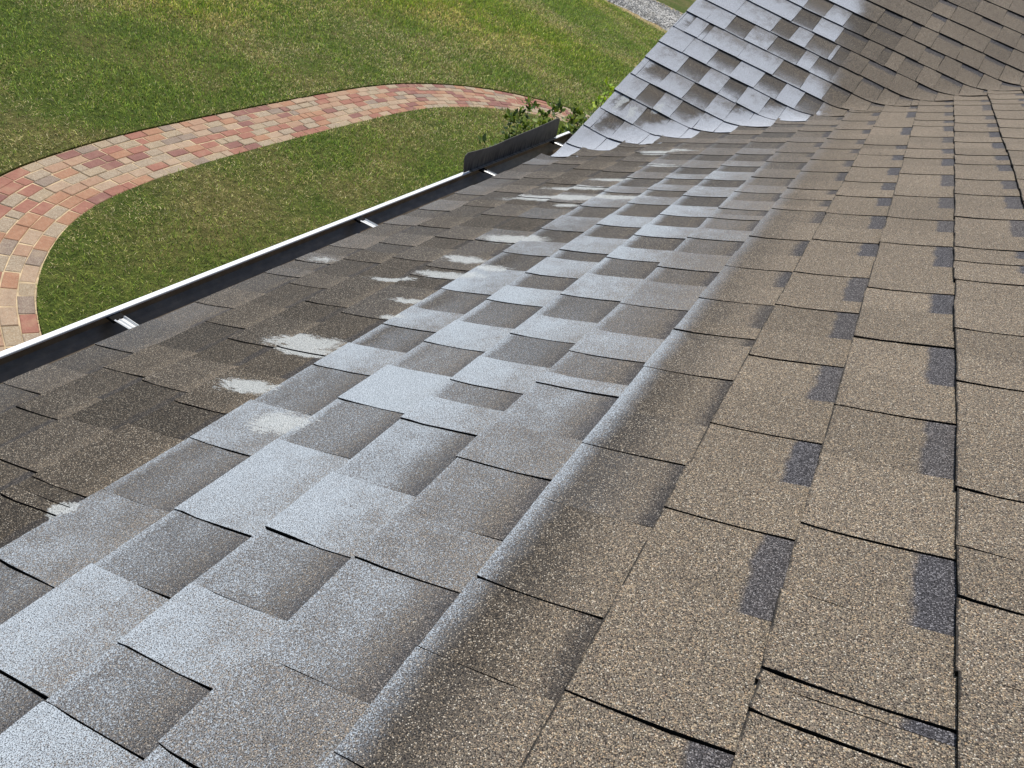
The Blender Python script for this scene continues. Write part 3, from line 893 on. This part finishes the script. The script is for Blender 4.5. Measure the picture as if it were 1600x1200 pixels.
for nm, (V, Fc, fm, A, B, mat, roof) in stuff.items():
    o = mesh_obj('far_shingles', V, Fc, [mat, M_EDGE], roof, fmat=fm)
    set_attrs(o.data, A, B)
    o['kind'] = 'stuff'
# decks were built in house coordinates
print('shingle pieces', len(pieces), 'kept', len(keep))

# ------------------------------------------------------------------ gutter
GY0, GY1 = YA, 3.52
gut = tag(empty('gutter', (0, 1.0, -0.03)), 'dark lined gutter with bright white rim along the roof edge', 'gutter')
prof = [(0.018, -0.012), (0.018, -0.122), (-0.052, -0.122), (-0.070, -0.112), (-0.081, -0.097), (-0.093, -0.081), (-0.109, -0.069), (-0.1205, -0.058), (-0.1215, -0.033)]
th_ = 0.0012
def extrude(name, pts, ya, yb, mat, parent, org, closed=True, smooth=False):
    n = len(pts)
    V = [(x - org[0], ya - org[1], z - org[2]) for x, z in pts] + [(x - org[0], yb - org[1], z - org[2]) for x, z in pts]
    Fc = [(i, (i + 1) % n, (i + 1) % n + n, i + n) for i in range(n if closed else n - 1)]
    if closed: Fc += [tuple(range(n))[::-1], tuple(range(n, 2 * n))]
    return mesh_obj(name, V, Fc, mat, parent, smooth=smooth)
inner = prof
outer = [(0.020, -0.012), (0.020, -0.125), (-0.054, -0.125), (-0.073, -0.115), (-0.084, -0.099), (-0.096, -0.084), (-0.112, -0.072), (-0.1235, -0.060), (-0.1245, -0.033)]
GO = (0, 1.0, -0.03)
poly = inner + outer[::-1]
tr = extrude('trough', poly, GY0, GY1, [M_GUT, M_LIP], gut, GO)
n_in = len(inner)
tr.data.polygons.foreach_set('material_index', [0 if i < n_in - 1 else 1 for i in range(len(tr.data.polygons))])
lip = [(-0.1125, -0.0335), (-0.1125, -0.0295), (-0.1135, -0.0282), (-0.1255, -0.0275), (-0.1275, -0.0295), (-0.1275, -0.044), (-0.1255, -0.046), (-0.1255, -0.0335)]
extrude('rim', lip, GY0, GY1, M_LIP, gut, GO)
extrude('end_cap', [(x * 0.992, z * 0.992 if i_ else -0.02) for i_, (x, z) in enumerate(inner)], GY1 - 0.004, GY1 - 0.001, M_GUT, gut, GO)
for yh in (0.11, 0.93, 1.825, 2.63, 3.31):
    # channel shaped hidden hanger: ribbed strap, raised side flanges, dark clip under the rim
    w = 0.013
    sec = [(-w, 0.004), (-w + .003, 0.0055), (-w + .005, 0.0), (-.003, 0.0), (0, 0.0022), (.003, 0.0), (w - .005, 0.0), (w - .003, 0.0055), (w, 0.004),
           (w - .003, 0.0040), (w - .0045, -.0014), (-w + .0045, -.0014), (-w + .003, 0.0040)]
    V, Fc = [], []
    for (x, zz, sc_) in ((-0.094, -0.0375, 1.12), (-0.086, -0.0365, 1.1), (0.015, -0.028, .92)):
        for (a, z) in sec: V.append((x, yh - 1.0 + a * sc_, zz + z + 0.03))
    n = len(sec)
    for r in range(2):
        for i in range(n): Fc.append((r * n + i, r * n + (i + 1) % n, (r + 1) * n + (i + 1) % n, (r + 1) * n + i))
    Fc += [tuple(range(n)), tuple(range(2 * n, 3 * n))[::-1]]
    h = mesh_obj('hanger', V, Fc, M_STRAP, gut)
    v, f = box_geo(-0.1195, -0.0945, yh - 1.0 - .0155, yh - 1.0 + .0155, -0.013, -0.0045)
    mesh_obj('clip', v, f, M_EDGE, h)
# splash guard on the rim at the valley
ya, yb = 2.50, 3.36
prof_top = [(2.487, 0.0), (2.470, 0.058), (2.474, 0.074), (2.488, 0.082), (2.56, 0.078), (2.66, 0.0735), (2.72, 0.073), (2.80, 0.078), (2.95, 0.083), (3.10, 0.087), (3.22, 0.092), (3.315, 0.098), (3.345, 0.088), (3.36, 0.0)]
V, Fc = [], []
for side_ in (0, 1):
    for (y, z) in prof_top:
        lean = -0.010 * (z / 0.09)
        V.append((-0.1185 + lean - side_ * 0.0012, y - 1.0, z - 0.0262 + 0.03))
n = len(prof_top)
Fc = [tuple(range(n)), tuple(range(n, 2 * n))[::-1]] + [((i + 1) % n, i, n + i, n + (i + 1) % n) for i in range(n)]
gs = mesh_obj('splash_guard', V, Fc, M_GUARD, gut)
v, f = box_geo(-0.1182, -0.1060, 2.53 - 1, 3.33 - 1, 0.0036, 0.0052)
mesh_obj('flange', v, f, M_GUARD, gs)

# ------------------------------------------------------------------ shrubs by the corner
def leaf_material():
    t = NT('glossy_leaf')
    A = t.attr('gc')
    d = t.n('ShaderNodeBsdfPrincipled')
    t.put(d.inputs['Base Color'], A.outputs['Color']); d.inputs['Roughness'].default_value = 0.55
    d.inputs['Specular IOR Level'].default_value = 0.3
    tr_ = t.n('ShaderNodeBsdfTranslucent'); t.put(tr_.inputs[0], t.mix(1.0, A.outputs['Color'], (1.0, 1.0, 0.5, 1), 'MULTIPLY'))
    mx = t.n('ShaderNodeMixShader'); mx.inputs[0].default_value = 0.28
    t.t.links.new(d.outputs[0], mx.inputs[1]); t.t.links.new(tr_.outputs[0], mx.inputs[2]); t.t.links.new(mx.outputs[0], t.out.inputs[0])
    return t.mat
M_LEAF = leaf_material()
M_STEM = simple('woody_stem', srgb(92, 84, 52), 0.8, 0.2, 40, 0.3)
LEAF_T = np.array([(0, 0, 0), (0.5, 0.30, 0.0), (0.5, -0.30, 0.0), (0.38, 0, -0.05), (0.72, 0, -0.03), (1.0, 0, -0.10), (0.2, 0.17, 0.01), (0.2, -0.17, 0.01), (0.8, 0.19, -.02), (0.8, -0.19, -.02)])
LEAF_F = [(0, 6, 3), (6, 1, 3), (1, 4, 3), (1, 8, 4), (8, 5, 4), (0, 3, 7), (7, 3, 2), (2, 3, 4), (2, 4, 9), (9, 4, 5)]
def shrub(name, base, stems, label, colors, leaf_len, group=None):
    root = tag(empty(name, base), label, 'shrub', group)
    LV, LF, LC = [], [], []
    for (tx, ty, tz, nb_) in stems:
        tip_ = Vector((tx, ty, tz)); b0 = Vector((tx * .15 + rng.uniform(-.05, .05), ty * .15 + rng.uniform(-.05, .05), -0.05))
        pts = []
        for i in range(9):
            t_ = i / 8
            q = b0.lerp(tip_, t_) + Vector((math.sin(t_ * 3 + tx * 9) * .03, math.cos(t_ * 2.7 + ty * 7) * .03, 0)) * (1 - t_)
            pts.append(q)
        V, Fc = [], []
        for i, q in enumerate(pts):
            r = 0.009 * (1 - i / 9) + 0.0018
            for a in range(5): V.append((q.x + r * math.cos(a * 1.2566), q.y + r * math.sin(a * 1.2566), q.z))
        for i in range(8):
            for a in range(5): Fc.append((i * 5 + a, i * 5 + (a + 1) % 5, i * 5 + 5 + (a + 1) % 5, i * 5 + 5 + a))
        mesh_obj('stem', V, Fc, M_STEM, root, smooth=True)
        # leaves: whorls getting denser towards the tip, plus side twigs
        for _ in range(nb_):
            t_ = rng.random() ** 0.55
            q = pts[min(8, int(t_ * 8.99))].lerp(pts[min(8, int(t_ * 8.99) + 1)], rng.random())
            spread = 0.11 * (1 - t_ * .75)
            q = q + Vector((rng.gauss(0, spread), rng.gauss(0, spread), rng.gauss(0, spread * .6)))
            L = leaf_len * rng.uniform(.6, 1.15)
            az_ = rng.uniform(0, 6.283); el = rng.uniform(-0.15, 0.95) if t_ < .93 else rng.uniform(.5, 1.3)
            M = Matrix.Rotation(az_, 3, 'Z') @ Matrix.Rotation(-el, 3, 'Y') @ Matrix.Rotation(rng.uniform(-.7, .7), 3, 'X')
            b = len(LV)
            for p_ in LEAF_T:
                w_ = M @ Vector((p_[0] * L, p_[1] * L * 0.8, p_[2] * L + 0.0))
                LV.append((q.x + w_.x, q.y + w_.y, q.z + w_.z))
            LF += [(x + b, y + b, z + b) for x, y, z in LEAF_F]
            c_ = colors(t_)
            LC += [(*c_, 1.0)] * len(LEAF_T)
    big_mesh('foliage', LV, 3, LF, M_LEAF, LC, root)
    return root
def dark_green(t_):
    c_ = rng.choice([(66, 88, 38), (86, 110, 46), (108, 130, 56), (130, 146, 68), (74, 94, 48)])
    if t_ > .85 and rng.random() < .35: c_ = (142, 158, 74)
    k = rng.uniform(.85, 1.15)
    return tuple(min(1, x * k) for x in srgb(*c_)[:3])
def lime(t_):
    c_ = rng.choice([(70, 96, 34), (96, 124, 40), (60, 84, 34)])
    if t_ > .8: c_ = rng.choice([(160, 190, 50), (140, 175, 44), (182, 204, 66)])
    return srgb(*c_)[:3]
st1 = []
r2 = random.Random(3)
for i in range(18):
    a = r2.uniform(0, 6.28); rr = 0.36 * math.sqrt(r2.random())
    st1.append((rr * math.cos(a) - .02, rr * math.sin(a) * 1.5, r2.uniform(1.12, 1.52) - rr * .35, 150))
shrub('leafy_shrub', (-1.44, 6.82, LZ), st1, 'dark green leafy shrub beyond the splash guard by the house corner', dark_green, 0.074)
st2 = []
for i in range(20):
    a = r2.uniform(0, 6.28); rr = 0.40 * math.sqrt(r2.random())
    st2.append((rr * math.cos(a), rr * math.sin(a) * 1.3, r2.uniform(1.05, 1.42) - rr * .3, 150))
shrub('leafy_shrub', (-1.22, 7.75, LZ), st2, 'dark leafy shrub half hidden behind the painted gable edge', dark_green, 0.074)
st3 = [(-0.10, -0.10, 1.36, 42), (0.0, 0.22, 1.33, 46), (0.10, 0.02, 1.18, 42), (-.04, .34, 1.22, 42), (0.05, -0.25, 1.05, 40)]
shrub('young_shrub', (-1.36, 5.62, LZ), st3, 'young shrub with thin upright sprigs just above the splash guard', dark_green, 0.074)
st4 = [(0.0, 0.0, 1.50, 40), (0.08, 0.12, 1.36, 40), (-.05, .05, 1.30, 34)]
shrub('lime_shrub', (-1.52, 8.35, LZ), st4, 'shrub with bright yellow green tips at the gable edge', lime, 0.09)
